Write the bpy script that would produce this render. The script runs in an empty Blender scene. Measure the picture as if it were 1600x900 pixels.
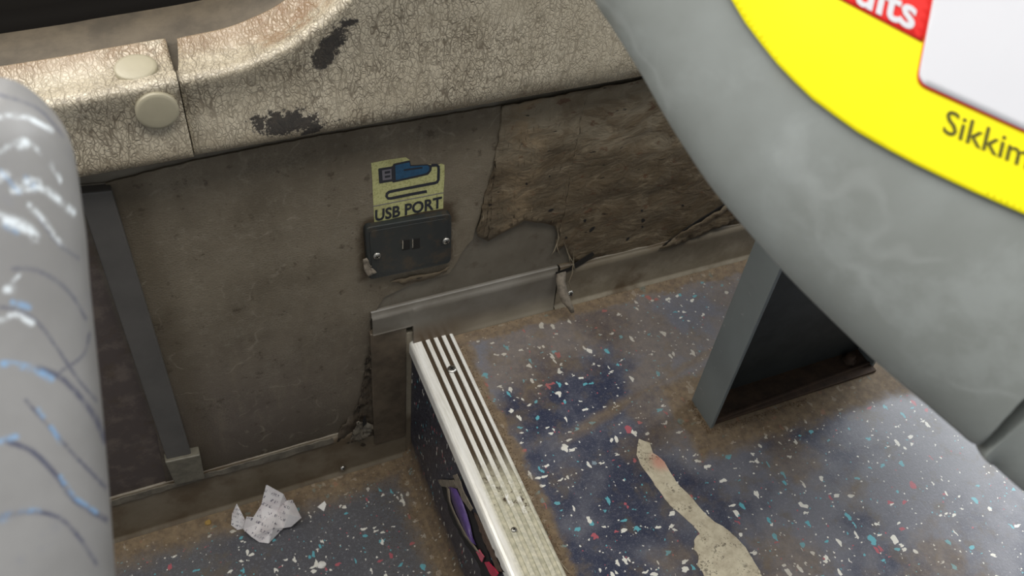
import bpy, math, random
import numpy as np
from mathutils import Matrix, Vector
from mathutils.bvhtree import BVHTree
random.seed(7); rng = np.random.default_rng(7)
C = bpy.context.scene.collection

# ------------------------------------------------------------------ camera
R = np.array([[0.9191, -0.384, 0.0888], [-0.2286, -0.7029, -0.6735], [0.321, 0.5987, -0.7338]])
FPX = 1432.53
CAM = np.array([0.0, -0.60807, 0.80295])
cd = bpy.data.cameras.new('camera'); cam = bpy.data.objects.new('camera', cd); C.objects.link(cam)
U_, S_, V_ = np.linalg.svd(R); R = U_ @ V_
m = Matrix(((R[0][0], -R[1][0], -R[2][0]), (R[0][1], -R[1][1], -R[2][1]), (R[0][2], -R[1][2], -R[2][2]))).to_4x4()
m.translation = Vector(CAM); cam.matrix_world = m
cd.sensor_width = 36; cd.lens = FPX / 1600 * 36; cd.clip_start = .01
cd.dof.use_dof = True; cd.dof.focus_distance = 0.83; cd.dof.aperture_fstop = 12
bpy.context.scene.camera = cam

# ------------------------------------------------------------------ light and exposure
w = bpy.data.worlds.new('world'); bpy.context.scene.world = w; w.use_nodes = True
w.node_tree.nodes['Background'].inputs[0].default_value = (.92, .96, 1, 1)
w.node_tree.nodes['Background'].inputs[1].default_value = .32
def area(name, loc, target, sx, sy, power, col):
    d = bpy.data.lights.new(name, 'AREA'); d.shape = 'RECTANGLE'; d.size = sx; d.size_y = sy; d.energy = power; d.color = col
    o = bpy.data.objects.new(name, d); C.objects.link(o); o.location = loc
    o.rotation_euler = (Vector(target) - Vector(loc)).to_track_quat('-Z', 'Y').to_euler()
    return o
area('window_daylight', (-.45, .16, 1.05), (.1, -.5, .1), 1.2, .8, 13, (1, .97, .92))
area('next_window_daylight', (1.75, .13, 1.1), (1.1, -.6, 0), 1.4, .9, 44, (.95, .98, 1))
area('ceiling_lamp', (.3, -.7, 2.0), (.3, -.2, 0), 1.6, .5, 24, (1, .98, .95))
vs = bpy.context.scene.view_settings
vs.view_transform = 'Standard'; vs.look = 'None'; vs.gamma = 1; vs.use_curve_mapping = False; vs.exposure = 0.0

# ------------------------------------------------------------------ photograph point -> point on a real plane
def ray(x, y): return R.T @ np.array([(x - 800) / FPX, (y - 450) / FPX, 1.0])
def onplane(x, y, p0, n):
    r = ray(x, y); return CAM + r * (np.dot(np.array(p0) - CAM, n) / np.dot(r, n))
def W(x, y, d=0.0): return onplane(x, y, (0, d, 0), (0, 1, 0))
def F(x, y, z=0.0): return onplane(x, y, (0, 0, z), (0, 0, 1))
def proj(p):
    q = R @ (np.array(p) - CAM); return q[0] / q[2] * FPX + 800, q[1] / q[2] * FPX + 450

# ------------------------------------------------------------------ shader helper
class S:
    nt = None
    def __init__(s, sock): s.k = sock
    @staticmethod
    def inp(node, i, v):
        if isinstance(v, S): S.nt.links.new(v.k, node.inputs[i])
        elif v is not None: node.inputs[i].default_value = v
    @staticmethod
    def math(op, a, b=None, c=None):
        n = S.nt.nodes.new('ShaderNodeMath'); n.operation = op
        for i, v in enumerate((a, b, c)): S.inp(n, i, v)
        return S(n.outputs[0])
    def __add__(s, o): return S.math('ADD', s, o)
    __radd__ = __add__
    def __sub__(s, o): return S.math('SUBTRACT', s, o)
    def __rsub__(s, o): return S.math('SUBTRACT', o, s)
    def __mul__(s, o): return S.math('MULTIPLY', s, o)
    __rmul__ = __mul__
    def __truediv__(s, o): return S.math('DIVIDE', s, o)
def mn(a, b): return S.math('MINIMUM', a, b)
def mx(a, b): return S.math('MAXIMUM', a, b)
def ab(a): return S.math('ABSOLUTE', a)
def clamp(a): return mn(mx(a, 0.0), 1.0)
def ss(lo, hi, x, smooth=True):
    n = S.nt.nodes.new('ShaderNodeMapRange'); n.interpolation_type = 'SMOOTHSTEP' if smooth else 'LINEAR'
    if lo > hi:
        S.inp(n, 0, x); n.inputs[1].default_value = hi; n.inputs[2].default_value = lo; n.inputs[3].default_value = 1; n.inputs[4].default_value = 0
    else:
        S.inp(n, 0, x); n.inputs[1].default_value = lo; n.inputs[2].default_value = hi
    return S(n.outputs[0])
def pos():
    n = S.nt.nodes.new('ShaderNodeNewGeometry'); return S(n.outputs['Position'])
def sep(v):
    n = S.nt.nodes.new('ShaderNodeSeparateXYZ'); S.inp(n, 0, v); return S(n.outputs[0]), S(n.outputs[1]), S(n.outputs[2])
def com(x, y, z):
    n = S.nt.nodes.new('ShaderNodeCombineXYZ'); S.inp(n, 0, x); S.inp(n, 1, y); S.inp(n, 2, z); return S(n.outputs[0])
def vm(op, a, b):
    n = S.nt.nodes.new('ShaderNodeVectorMath'); n.operation = op; S.inp(n, 0, a); S.inp(n, 1, b); return S(n.outputs[0])
def noise(v, sc, det=4, ro=.55, dist=0, col=False):
    n = S.nt.nodes.new('ShaderNodeTexNoise'); S.inp(n, 'Vector', v)
    n.inputs['Scale'].default_value = sc; n.inputs['Detail'].default_value = det; n.inputs['Roughness'].default_value = ro; n.inputs['Distortion'].default_value = dist
    return S(n.outputs['Color' if col else 'Fac'])
def vor(v, sc, feature='F1', rnd=1):
    n = S.nt.nodes.new('ShaderNodeTexVoronoi'); n.feature = feature; S.inp(n, 'Vector', v)
    n.inputs['Scale'].default_value = sc; n.inputs['Randomness'].default_value = rnd
    return (S(n.outputs['Distance']), S(n.outputs['Color'])) if feature == 'F1' else S(n.outputs['Distance'])
def rgb(v):
    n = S.nt.nodes.new('ShaderNodeSeparateColor'); S.inp(n, 0, v); return S(n.outputs[0]), S(n.outputs[1]), S(n.outputs[2])
def mix(f, a, b):
    n = S.nt.nodes.new('ShaderNodeMix'); n.data_type = 'RGBA'; n.clamp_factor = True
    S.inp(n, 0, f)
    for i, v in ((6, a), (7, b)):
        if isinstance(v, S): S.nt.links.new(v.k, n.inputs[i])
        else: n.inputs[i].default_value = tuple(v) + (1,)
    return S(n.outputs[2])
def warp(v, amt, sc, det=2):
    d = vm('SUBTRACT', noise(v, sc, det, col=True), (.5, .5, .5)); return vm('ADD', v, vm('MULTIPLY', d, (amt,) * 3))
def attr(name):
    n = S.nt.nodes.new('ShaderNodeAttribute'); n.attribute_name = name; return S(n.outputs['Fac'])
def uvs():
    n = S.nt.nodes.new('ShaderNodeUVMap'); return S(n.outputs[0])
def mat(name, fn):
    m = bpy.data.materials.new(name); m.use_nodes = True; S.nt = m.node_tree
    b = m.node_tree.nodes['Principled BSDF']
    d = fn()
    for k, key in (('col', 'Base Color'), ('rough', 'Roughness'), ('metal', 'Metallic'), ('spec', 'Specular IOR Level'), ('coat', 'Coat Weight'), ('trans', 'Transmission Weight'), ('sheen', 'Sheen Weight')):
        if k in d:
            v = d[k]
            if isinstance(v, S): m.node_tree.links.new(v.k, b.inputs[key])
            elif k == 'col': b.inputs[key].default_value = tuple(v) + (1,)
            else: b.inputs[key].default_value = v
    if 'bump' in d:
        n = m.node_tree.nodes.new('ShaderNodeBump'); n.inputs['Distance'].default_value = d.get('bd', .001); n.inputs['Strength'].default_value = d.get('bs', .5)
        m.node_tree.links.new(d['bump'].k, n.inputs['Height']); m.node_tree.links.new(n.outputs[0], b.inputs['Normal'])
    return m
def plain(name, col, rough=.5, metal=0, var=.25, sc=60, bs=.15):
    def fn():
        p = pos(); n = noise(p, sc, 5, .65)
        return dict(col=mix(ss(.3, .75, n), col, tuple(c * (1 - var) for c in col)), rough=n * .2 + (rough - .1), metal=metal, bump=noise(p, sc * 6, 3), bs=bs, bd=.0005)
    return mat(name, fn)

# ------------------------------------------------------------------ materials
def m_grain():
    p = pos(); x, y, z = sep(p)
    q = warp(p, .007, 45, 3)
    e = vor(vm('MULTIPLY', q, (1.45, 1.0, .8)), 250, 'DISTANCE_TO_EDGE')
    r1 = ab(noise(vm('MULTIPLY', q, (2.4, .8, .7)), 55, 1.5, .5) - .5); r2 = ab(noise(vm('MULTIPLY', q, (1.7, 1.0, .9)), 105, 1, .5) - .5)
    crease = mx(ss(.14, .02, e) * .55, mx(ss(.032, .0, r1), ss(.045, .0, r2) * .85))
    area_ = ss(.30, .6, noise(p, 22, 3))
    crease = crease * (area_ * .55 + .45) * (1.0 - ss(.22, .38, x) * .45)
    big = noise(p, 30, 5, .6)
    base = mix(ss(.3, .7, big), (.40, .345, .25), (.50, .44, .33))
    col = mix(crease * .9, base, (.105, .08, .05))
    # rust-brown grime on the sill and inside the curved corner
    sill = ss(.0, .02, y) * ss(.34, .56, noise(p, 26, 5, .7) + .06) * ss(.395, .42, z + y * .6)
    col = mix(sill * .62, col, (.21, .12, .055))
    cn = ss(.035, .0, ab(x - .115) - .012) * ss(-.012, .004, y)
    col = mix(cn * ss(.42, .56, noise(p, 60, 6, .7)) * .85, col, (.20, .12, .06))
    # low grime near the lower hem
    col = mix(ss(.352, .333, z) * ss(.4, .6, noise(p, 18, 4)) * .5, col, (.2, .15, .09))
    # black worn-through patches
    def patch(cx, cz, rx, rz, ang):
        ca, sa = math.cos(ang), math.sin(ang)
        dx, dz = x - cx, z - cz
        a = (dx * ca + dz * sa) / rx; b = (dz * ca - dx * sa) / rz
        d = S.math('SQRT', a * a + b * b)
        return ss(.92, .80, d + (noise(p, 110, 7, .8) - .5) * 3.6)
    a1, a2, a3 = W(515, 78, -.02), W(452, 190, -.02), W(545, 38, -.02)
    pm = mx(patch(a1[0], a1[2], .024, .010, .95), patch(a2[0], a2[2], .030, .011, -.12))
    pm = mx(pm, patch(a3[0], a3[2], .008, .004, .2))
    a4 = W(488, 200, -.02); pm = mx(pm, patch(a4[0], a4[2], .012, .006, .4))
    col = mix(pm * .96, col, mix(ss(.4, .65, noise(p, 160, 5, .7)), (.013, .010, .008), (.032, .024, .017)))
    return dict(col=col, rough=.27 + crease * .3 + pm * .3, spec=.7, bump=(1.0 - crease) * (1.0 - pm * .6) + noise(p, 60, 3) * .4, bs=.55, bd=.0012)
M = {}
M['grain'] = mat('grained_vinyl', m_grain)
def rectd(x, z, x0, x1, z0, z1):
    return mx(mx(x0 - x, x - x1), mx(z0 - z, z - z1))
def m_wall():
    p = pos(); x, y, z = sep(p)
    q4 = warp(p, .012, 40, 3); fine = vor(warp(p, .006, 60, 3), 330, 'DISTANCE_TO_EDGE')
    cr = ss(.12, .0, fine) * ss(.42, .62, noise(p, 30, 4))
    n1 = noise(p, 9, 6, .65); n2 = noise(com(x * 3, y, z * .6), 30, 5, .6)
    col = mix(ss(.3, .7, n1), (.190, .158, .112), (.120, .097, .066))
    col = mix(ss(.5, .75, noise(q4, 120, 5, .7)) * .45, col, (.24, .21, .155))
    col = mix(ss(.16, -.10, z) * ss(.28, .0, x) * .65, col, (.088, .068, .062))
    col = mix(cr * .35, col, (.25, .22, .17))
    col = mix(ss(.5, .75, n2) * .3, col, (.20, .165, .115))
    d = rectd(x, z, .164, .251, .123, .195) + (noise(p, 50, 5, .7) - .5) * .022
    col = mix(ss(.010, -.001, d) * .85, col, (.055, .035, .018))
    # darker along the foot, the ledge and the corner
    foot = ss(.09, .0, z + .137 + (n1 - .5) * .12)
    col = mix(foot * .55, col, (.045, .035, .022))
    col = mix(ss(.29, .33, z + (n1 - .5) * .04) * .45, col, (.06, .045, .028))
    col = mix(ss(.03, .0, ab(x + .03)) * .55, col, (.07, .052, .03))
    col = mix(ss(.60, .68, noise(p, 75, 5, .7)) * .6, col, (.05, .035, .02))
    col = mix(ss(.012, .0, ab(noise(warp(p, .03, 18, 3), 14, 2, .5) - .5)) * ss(.45, .6, n2) * .35, col, (.30, .26, .20))
    return dict(col=col, rough=.5 + n1 * .2, spec=.4, bump=fine * 1.5 + noise(p, 25, 4) * 2, bs=.45, bd=.0006)
M['wall'] = mat('dirty_wall_vinyl', m_wall)
def m_base():
    p = pos(); x, y, z = sep(p); n = noise(p, 14, 5, .6)
    col = mix(ss(.3, .7, n), (.165, .145, .112), (.115, .098, .072))
    col = mix(ss(-.062, -.072, x) * .85, col, mix(ss(.45, .65, noise(p, 45, 6, .7)), (.058, .042, .040), (.105, .080, .068)))
    col = mix(ss(.52, .7, noise(p, 40, 5, .7)) * .5, col, (.07, .048, .028))
    return dict(col=col, rough=.55, bump=noise(p, 160, 3), bs=.2, bd=.0005)
M['base'] = mat('smooth_wall_lining', m_base)
def m_torn():
    p = pos(); x, y, z = sep(p)
    q = warp(com(x, y * 0.0, z * 1.8), .03, 16, 4)
    n = noise(q, 22, 7, .65, 1.2); b = noise(p, 7, 3, .5)
    col = mix(ss(.35, .65, n), (.225, .188, .130), (.140, .105, .064))
    col = mix(ss(.26, .20, z + (b - .5) * .20 + (n - .5) * .05) * .7, col, (.075, .052, .028))
    col = mix(ss(.55, .68, noise(q, 35, 5, .6)) * .5, col, (.25, .20, .13))
    col = mix(ss(.61, .66, noise(q, 60, 5, .6)) * .7, col, (.09, .04, .02))
    col = mix(ss(.03, .0, ab(x - .325)) * ss(.4, .6, n) * .5, col, (.30, .22, .13))
    col = mix(ss(.70, .73, noise(com(x * .6, y, z * 1.6), 130, 3, .5)) * .9, col, (.01, .007, .004))
    return dict(col=col, rough=.58, spec=.35, bump=n + noise(q, 90, 4) * .4, bs=.9, bd=.0035)
M['torn'] = mat('peeling_brown_vinyl', m_torn)
def m_trim():
    p = pos(); x, y, z = sep(p); n = noise(p, 28, 6, .7)
    col = mix(ss(.3, .7, n), (.30, .262, .195), (.21, .178, .125))
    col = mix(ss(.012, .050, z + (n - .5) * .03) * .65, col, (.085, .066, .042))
    col = mix(ss(.46, .62, noise(p, 12, 5, .6)) * .75, col, (.085, .052, .025))
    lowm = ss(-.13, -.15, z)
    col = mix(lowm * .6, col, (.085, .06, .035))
    return dict(col=col, rough=.42 + n * .2, bump=noise(p, 220, 4), bs=.25, bd=.0005)
M['trim'] = mat('cove_trim_plastic', m_trim)
def m_trimgrey():
    p = pos(); n = noise(p, 18, 5, .6); x, y, z = sep(p)
    col = mix(ss(.3, .7, n), (.165, .150, .125), (.115, .10, .078))
    col = mix(ss(.03, .012, z) * ss(.012, .0, z * 0 + y * 0 + .0) * ss(.2, .24, x) * .0, col, (.09, .055, .028))
    col = mix(ss(.040, .012, z + (n - .5) * .03) * ss(.36, .22, x) * ss(-.05, 0.0, z) * .7, col, (.10, .062, .03))
    col = mix(ss(.030, .006, z + (n - .5) * .02) * ss(.24, .30, x) * .6, col, (.34, .30, .225))  # brighter foot towards the right: light caught by the cove, put into the colour
    return dict(col=col, rough=.42, bump=noise(p, 200, 3), bs=.2, bd=.0004)
M['trimgrey'] = mat('grey_cove_plastic', m_trimgrey)
def m_floor(kind='top'):
    def fn():
        p = pos(); x, y, z = sep(p)
        big = noise(p, 5.5, 5, .6); med = noise(p, 30, 6, .7); fin = noise(p, 300, 4, .7)
        if kind == 'top':
            wearm = clamp(ss(.42, .62, big + (x - .45) * .35 + ss(-.16, -.03, y) * .10) * .9)
        elif kind == 'low': wearm = ss(.3, .6, big) * .25 + .55
        else: wearm = ss(.4, .8, big) * .12
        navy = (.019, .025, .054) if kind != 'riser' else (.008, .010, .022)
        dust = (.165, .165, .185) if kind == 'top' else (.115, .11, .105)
        col = mix(wearm, navy, dust)
        col = mix(ss(.5, .72, fin) * .22, col, (.38, .38, .42)); col = mix(ss(.52, .7, noise(p, 900, 2, .6)) * .25, col, (.30, .30, .36))
        if kind != 'riser': col = mix(ss(.52, .66, med) * .5, col, (.13, .10, .065))
        clus = noise(p, 20, 2, .5)
        def chips(col, sc, keep, stretch, off, cl=True, lim=.52):
            q = com(x * stretch[0] + off, y * stretch[1], z * stretch[2] + off)
            q = warp(q, 1.2 / sc, sc * 1.2, 1)
            d, c = vor(q, sc); r, g, b = rgb(c)
            kk = (clus * 2.6 - .5) * keep * (1.0 - ss(.45, .6, x) * .25) if cl else keep
            mk = S.math('LESS_THAN', r, kk) * ss(lim, lim - .06, d)
            cc = mix(ss(.56, .565, g), (.76, .74, .66), (.12, .40, .46)); cc = mix(ss(.83, .835, g), cc, (.42, .10, .12))
            return mix(mk * .95, col, cc)
        if kind == 'riser':
            col = chips(col, 330, .05, (1, 1.6, .35), .0); col = chips(col, 300, .012, (1, 1, .8), .4)
        else:
            col = chips(col, 520, .028, (1, 1, 1), 1.3, False)
            col = chips(col, 145, .055, (1.0, 1.7, 1), 0.0)
            col = chips(col, 128, .055, (1.75, .95, 1), .7)
            col = chips(col, 112, .016, (1.2, 1, 1), .2)
        n = (noise(p, 34, 6, .7) - .5)
        if kind == 'top':
            d1 = ss(.018, .008, x - .259 + n * .030)
            d2 = ss(-.026, -.012, y + n * .045)
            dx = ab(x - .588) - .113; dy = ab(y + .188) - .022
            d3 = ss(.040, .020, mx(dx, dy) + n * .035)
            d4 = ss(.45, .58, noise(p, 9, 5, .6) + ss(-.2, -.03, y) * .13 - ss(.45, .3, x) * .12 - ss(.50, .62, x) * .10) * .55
            dl = ab((y + .158) - (x - .36) * .25) + n * .012
            d5 = ss(.012, .0, dl) * ss(.29, .36, x) * .75
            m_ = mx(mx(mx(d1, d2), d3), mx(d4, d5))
        elif kind == 'low':
            d1 = ss(.165, .195, x + n * .05); d2 = ss(-.05, -.012, y + n * .05)
            m_ = mx(mx(d1, d2), ss(.60, .70, noise(p, 16, 5, .7)) * .6)
        else:
            m_ = ss(-.185, -.215, z + n * .03) * .8
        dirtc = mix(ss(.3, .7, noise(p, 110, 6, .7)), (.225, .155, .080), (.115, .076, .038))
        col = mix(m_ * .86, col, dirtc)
        return dict(col=col, rough=clamp(.30 + m_ * .35 + med * .15), spec=.5, bump=noise(p, 500, 3) + noise(p, 40, 4) * .8, bs=.2, bd=.0006)
    return fn
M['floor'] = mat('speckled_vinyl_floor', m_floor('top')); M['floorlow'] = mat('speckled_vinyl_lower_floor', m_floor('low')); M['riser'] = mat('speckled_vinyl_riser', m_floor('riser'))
def m_alu(dark):
    def fn():
        p = pos(); x, y, z = sep(p); n = noise(p, 70, 6, .75)
        col = (.060, .042, .026) if dark else mix(ss(.3, .8, noise(com(x * 8, y * .6, z), 60, 4)), (.92, .90, .84), (.74, .71, .63))
        col = mix(ss(0, 1, noise(p, 120, 4)) * .1, col, (.2, .15, .1))
        gl = ss(-.150, -.21, y) * ss(.40, .52, n + ss(-.16, -.27, y) * .12) * ss(.216, .222, x)
        gl = mx(gl, ss(-.255, -.285, y + (n - .5) * .05) * ss(.213, .222, x))
        col = mix(gl * .93, col, mix(ss(.3, .7, noise(p, 200, 4)), (.62, .58, .44), (.42, .40, .30)))
        return dict(col=col, spec=.5 if not dark else .1, rough=mx(.32 if not dark else .8, gl * .6), metal=(1.0 - gl) * (.15 if not dark else 0.0), bump=gl * 2 + n, bs=.3, bd=.0006)
    return fn
M['alu'] = mat('worn_aluminium', m_alu(False)); M['aludark'] = mat('dirty_tread_insert', m_alu(True))
M['riser_tear_shade'] = plain('tear_shade_black', (.01, .008, .007), .9)  # flat black patch, painted shade for the inside of the riser tear
M['dirtch'] = plain('window_channel_dirt', (.10, .078, .05), .7, var=.5, sc=30, bs=.5)
M['rubber'] = mat('window_rubber', lambda: dict(col=(.007, .006, .005), rough=.8, spec=.1))
M['cap'] = plain('cream_cap_plastic', (.34, .305, .215), .38, var=.08)
M['black'] = mat('black_plastic', lambda: (lambda p: dict(col=mix(ss(.5, .66, noise(p, 40, 6, .7)) * .7, (.020, .023, .022), (.060, .042, .024)), rough=.45, bump=noise(p, 200, 3), bs=.1))(pos()))
M['steel'] = plain('steel_screw', (.55, .53, .48), .28, 1, var=.4, sc=300)
M['gap_shade'] = plain('gap_shade_black', (.008, .006, .004), .85)  # painted shade for slots, punctures and gaps, laid on as flat dark pieces
M['legp'] = mat('grey_painted_steel', lambda: (lambda p: dict(col=mix(ss(.62, .70, noise(p, 60, 6, .7)), mix(ss(.3, .7, noise(p, 10, 4)), (.165, .185, .182), (.135, .150, .148)), (.26, .27, .26)), rough=.42, bump=noise(p, 240, 3), bs=.12, bd=.0004))(pos()))
M['rust'] = plain('rusty_base_plate', (.06, .032, .016), .8, var=.6, sc=50, bs=.6)
M['trunk'] = plain('grey_trunking', (.095, .088, .080), .5, var=.25, sc=20)
M['endcap'] = plain('beige_end_cap', (.15, .135, .10), .5, var=.4, sc=90)
M['paper'] = None
def m_receipt():
    p = pos(); u = uvs(); a, b, c = sep(u)
    row = S.math('FRACT', b * 10.0); rowi = S.math('FLOOR', b * 10.0)
    band = ss(.25, .33, row) * ss(.80, .72, row)
    ch = noise(com(a * 60, rowi * 3.7, row * 1.6), 1.0, 2, .5)
    words = ss(.40, .46, noise(com(a * 9, rowi * 7.1, 0.0), 1.0, 0))
    ink = band * ss(.52, .58, ch) * words * ss(.06, .1, a) * ss(.97, .93, a)
    col = mix(ink * .9, mix(ss(.4, .7, noise(p, 60, 3)), (.72, .69, .68), (.62, .57, .57)), (.06, .05, .09))
    return dict(col=col, rough=.75, bump=noise(p, 150, 4), bs=.3, bd=.0008)
M['receipt'] = mat('printed_receipt_paper', m_receipt)
M['white'] = plain('white_paper', (.75, .73, .68), .7, var=.1)
def m_tape():
    p = pos(); x, y, z = sep(p); n = noise(p, 60, 6, .7)
    col = mix(ss(.35, .7, n), (.60, .54, .40), (.40, .34, .24))
    edge = ss(.54, .62, noise(p, 420, 3, .6)) * ss(.46, .6, noise(p, 40, 3))
    col = mix(edge * .85, col, (.06, .045, .03))
    a = F(1030, 722); d = S.math('SQRT', (x - a[0]) * (x - a[0]) + (y - a[1]) * (y - a[1]))
    col = mix(ss(.016, .002, d + (n - .5) * .02) * .6, col, (.55, .17, .12))
    return dict(col=col, rough=.7, bump=n + noise(p, 300, 4) * .6, bs=.7, bd=.0012)
M['tape'] = mat('old_tape_residue', m_tape)
def m_shell(left):
    def fn():
        p = pos(); n = noise(p, 14, 5, .6); f = noise(p, 45, 5, .7)
        if left:
            col = mix(ss(.3, .7, n), (.29, .285, .28), (.22, .215, .21))
            col = mix(ss(.58, .75, f) * .4, col, (.20, .21, .25))
            br = ss(.36, .56, noise(p, 170, 4, .7))
            col = mix(attr('scuff_dark') * (br * .5 + .4), col, (.07, .075, .12))
            col = mix(attr('scuff_blue') * br * .85, col, (.22, .38, .60))
            col = mix(attr('scuff_white') * ss(.38, .60, noise(p, 120, 5, .75)) * .9, col, (.80, .86, .90))
        else:
            col = mix(ss(.3, .7, n), (.262, .280, .266), (.215, .228, .212))
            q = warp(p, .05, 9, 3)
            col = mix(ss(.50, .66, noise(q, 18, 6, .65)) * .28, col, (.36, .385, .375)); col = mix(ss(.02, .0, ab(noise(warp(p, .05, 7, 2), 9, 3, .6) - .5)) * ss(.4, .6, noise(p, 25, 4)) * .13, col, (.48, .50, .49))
            col = mix(ss(.60, .72, noise(p, 11, 3)) * .35, col, (.25, .235, .18))
        return dict(col=col, rough=.45, spec=.45, bump=noise(p, 400, 3), bs=.12, bd=.0003)
    return fn
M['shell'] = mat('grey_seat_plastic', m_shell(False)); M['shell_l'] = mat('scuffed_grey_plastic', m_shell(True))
def flat(name, col, rough=.4): return plain(name, col, rough, var=.04, sc=10, bs=.02)
M['yellow'] = flat('sticker_yellow', (1.0, .90, .0)); M['red'] = flat('sticker_red', (.80, .02, .015)); M['swhite'] = flat('sticker_white', (.72, .72, .75))
M['olive'] = flat('sticker_lettering', (.10, .09, .01))
def m_usby():
    p = pos(); n = noise(p, 500, 4, .7)
    col = mix(ss(.45, .7, n), (.50, .49, .22), (.30, .29, .10)); col = mix(ss(.5, .7, noise(p, 60, 4)) * .35, col, (.25, .2, .1))
    return dict(col=col, rough=.5)
M['usby'] = mat('faded_yellow_sticker', m_usby)
M['ink'] = flat('sticker_black_ink', (.02, .022, .03)); M['blue'] = plain('sticker_blue_ink', (.018, .085, .17), .45, var=.3, sc=200); M['iconic'] = flat('sticker_grey_ink', (.16, .15, .17))
M['purple'] = plain('purple_foil', (.11, .065, .22), .4, var=.4, sc=120); M['pink'] = plain('pink_scrap', (.62, .12, .17), .6); M['tan'] = plain('torn_beige_layer', (.24, .20, .15), .75, var=.5, sc=150, bs=.6)
M['crumbm'] = plain('crumbs', (.14, .09, .045), .85, var=.5, sc=200)
M['mustard'] = plain('yellow_crumb', (.38, .24, .06), .7)
M['thread'] = plain('thread_fibre', (.33, .27, .18), .8)
M['glass'] = mat('window_glass', lambda: dict(col=(.8, .85, .85), rough=.05, trans=1.0))

# ------------------------------------------------------------------ object helpers
def tag(o, label=None, cat=None, group=None, kind=None):
    for k, v in (('label', label), ('category', cat), ('group', group), ('kind', kind)):
        if v: o[k] = v
    return o
def empty(name, loc, label, cat, group=None):
    o = bpy.data.objects.new(name, None); C.objects.link(o); o.location = loc; o.empty_display_size = .02
    return tag(o, label, cat, group)
def wloc(o):
    v = Vector(o.location); return v if not o.parent else v + o.matrix_parent_inverse.translation + wloc(o.parent)
def mesh(name, vs_, fs, mt, parent=None, smooth=False, bevel=0, seg=2, solid=0, kind=None, label=None):
    me = bpy.data.meshes.new(name); me.from_pydata([tuple(map(float, v)) for v in vs_], [], fs); me.validate(); me.update()
    if smooth: me.shade_smooth()
    o = bpy.data.objects.new(name, me); C.objects.link(o); me.materials.append(mt)
    if parent:
        o.parent = parent; o.matrix_parent_inverse = Matrix.Translation(-wloc(parent))
    if solid:
        s = o.modifiers.new('thickness', 'SOLIDIFY'); s.thickness = solid; s.offset = 0
    if bevel:
        b = o.modifiers.new('bevel', 'BEVEL'); b.width = bevel; b.segments = seg; b.limit_method = 'ANGLE'
    return tag(o, label, None, None, kind)
def box(name, x0, x1, y0, y1, z0, z1, mt, parent=None, **k):
    v = [(x, y, z) for x in (x0, x1) for y in (y0, y1) for z in (z0, z1)]
    f = [(0, 1, 3, 2), (4, 6, 7, 5), (0, 4, 5, 1), (2, 3, 7, 6), (0, 2, 6, 4), (1, 5, 7, 3)]
    return mesh(name, v, f, mt, parent, **k)
def prism(name, pts, ext, mt, parent=None, **k):
    """closed outline (3D points) thickened along vector ext"""
    n = len(pts); a = [np.array(p) for p in pts]; e = np.array(ext)
    v = a + [p + e for p in a]
    f = [tuple(range(n)), tuple(range(2 * n - 1, n - 1, -1))] + [(i, i + n, (i + 1) % n + n, (i + 1) % n) for i in range(n)]
    o = mesh(name, v, f, mt, parent, **k)
    import bmesh
    bm = bmesh.new(); bm.from_mesh(o.data); bmesh.ops.recalc_face_normals(bm, faces=bm.faces); bm.to_mesh(o.data); bm.free()
    return o
def rag(pts, amp, step, seed=0):
    """subdivide a closed polyline in photo coordinates and make it uneven"""
    r = random.Random(seed); out = []
    for i, a in enumerate(pts):
        b = pts[(i + 1) % len(pts)]; L = math.hypot(b[0] - a[0], b[1] - a[1]); n = max(1, int(L / step))
        for k in range(n):
            t = k / n; out.append((a[0] + (b[0] - a[0]) * t + r.uniform(-amp, amp), a[1] + (b[1] - a[1]) * t + r.uniform(-amp, amp)))
    return out
def grid(name, rows, mt, parent=None, close=False, **k):
    n = len(rows[0]); v = [p for r in rows for p in r]; f = []
    for i in range(len(rows) - 1):
        for j in range(n - 1): f.append((i * n + j, i * n + j + 1, (i + 1) * n + j + 1, (i + 1) * n + j))
    return mesh(name, v, f, mt, parent, **k)
def basis(n):
    n = np.array(n, float); n /= np.linalg.norm(n); a = np.array([1, 0, 0]) if abs(n[0]) < .8 else np.array([0, 1, 0])
    u = np.cross(n, a); u /= np.linalg.norm(u); return u, np.cross(n, u), n
def lathe(name, c, n, prof, mt, parent=None, seg=24, **k):
    u, v, n = basis(n); c = np.array(c, float); vs_ = []; f = []
    for r, h in prof:
        for i in range(seg):
            a = 2 * math.pi * i / seg; vs_.append(c + u * r * math.cos(a) + v * r * math.sin(a) + n * h)
    for j in range(len(prof) - 1):
        for i in range(seg): f.append((j * seg + i, j * seg + (i + 1) % seg, (j + 1) * seg + (i + 1) % seg, (j + 1) * seg + i))
    f.append(tuple(range((len(prof) - 1) * seg, len(prof) * seg)))
    return mesh(name, vs_, f, mt, parent, smooth=True, **k)
def screw(c, n, r, parent, name='screw'):
    s = lathe(name, c, n, [(r, -.001), (r, .0003), (r * .85, .0011), (r * .5, .0016), (r * .2, .0017)], M['steel'], parent, 20)
    u, v, n = basis(n); c = np.array(c); k = []
    for a in (.4, .4 + math.pi / 2):
        d = u * math.cos(a) + v * math.sin(a); e = np.cross(n, d)
        k.append([c + n * .00185 + d * r * s1 * .55 + e * r * s2 * .12 for s1, s2 in ((-1, -1), (1, -1), (1, 1), (-1, 1))])
    mesh('cross_slot', k[0] + k[1], [(0, 1, 2, 3), (4, 5, 6, 7)], M['gap_shade'], s if not (parent and parent.parent) else parent, solid=.0002)
    return s
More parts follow.
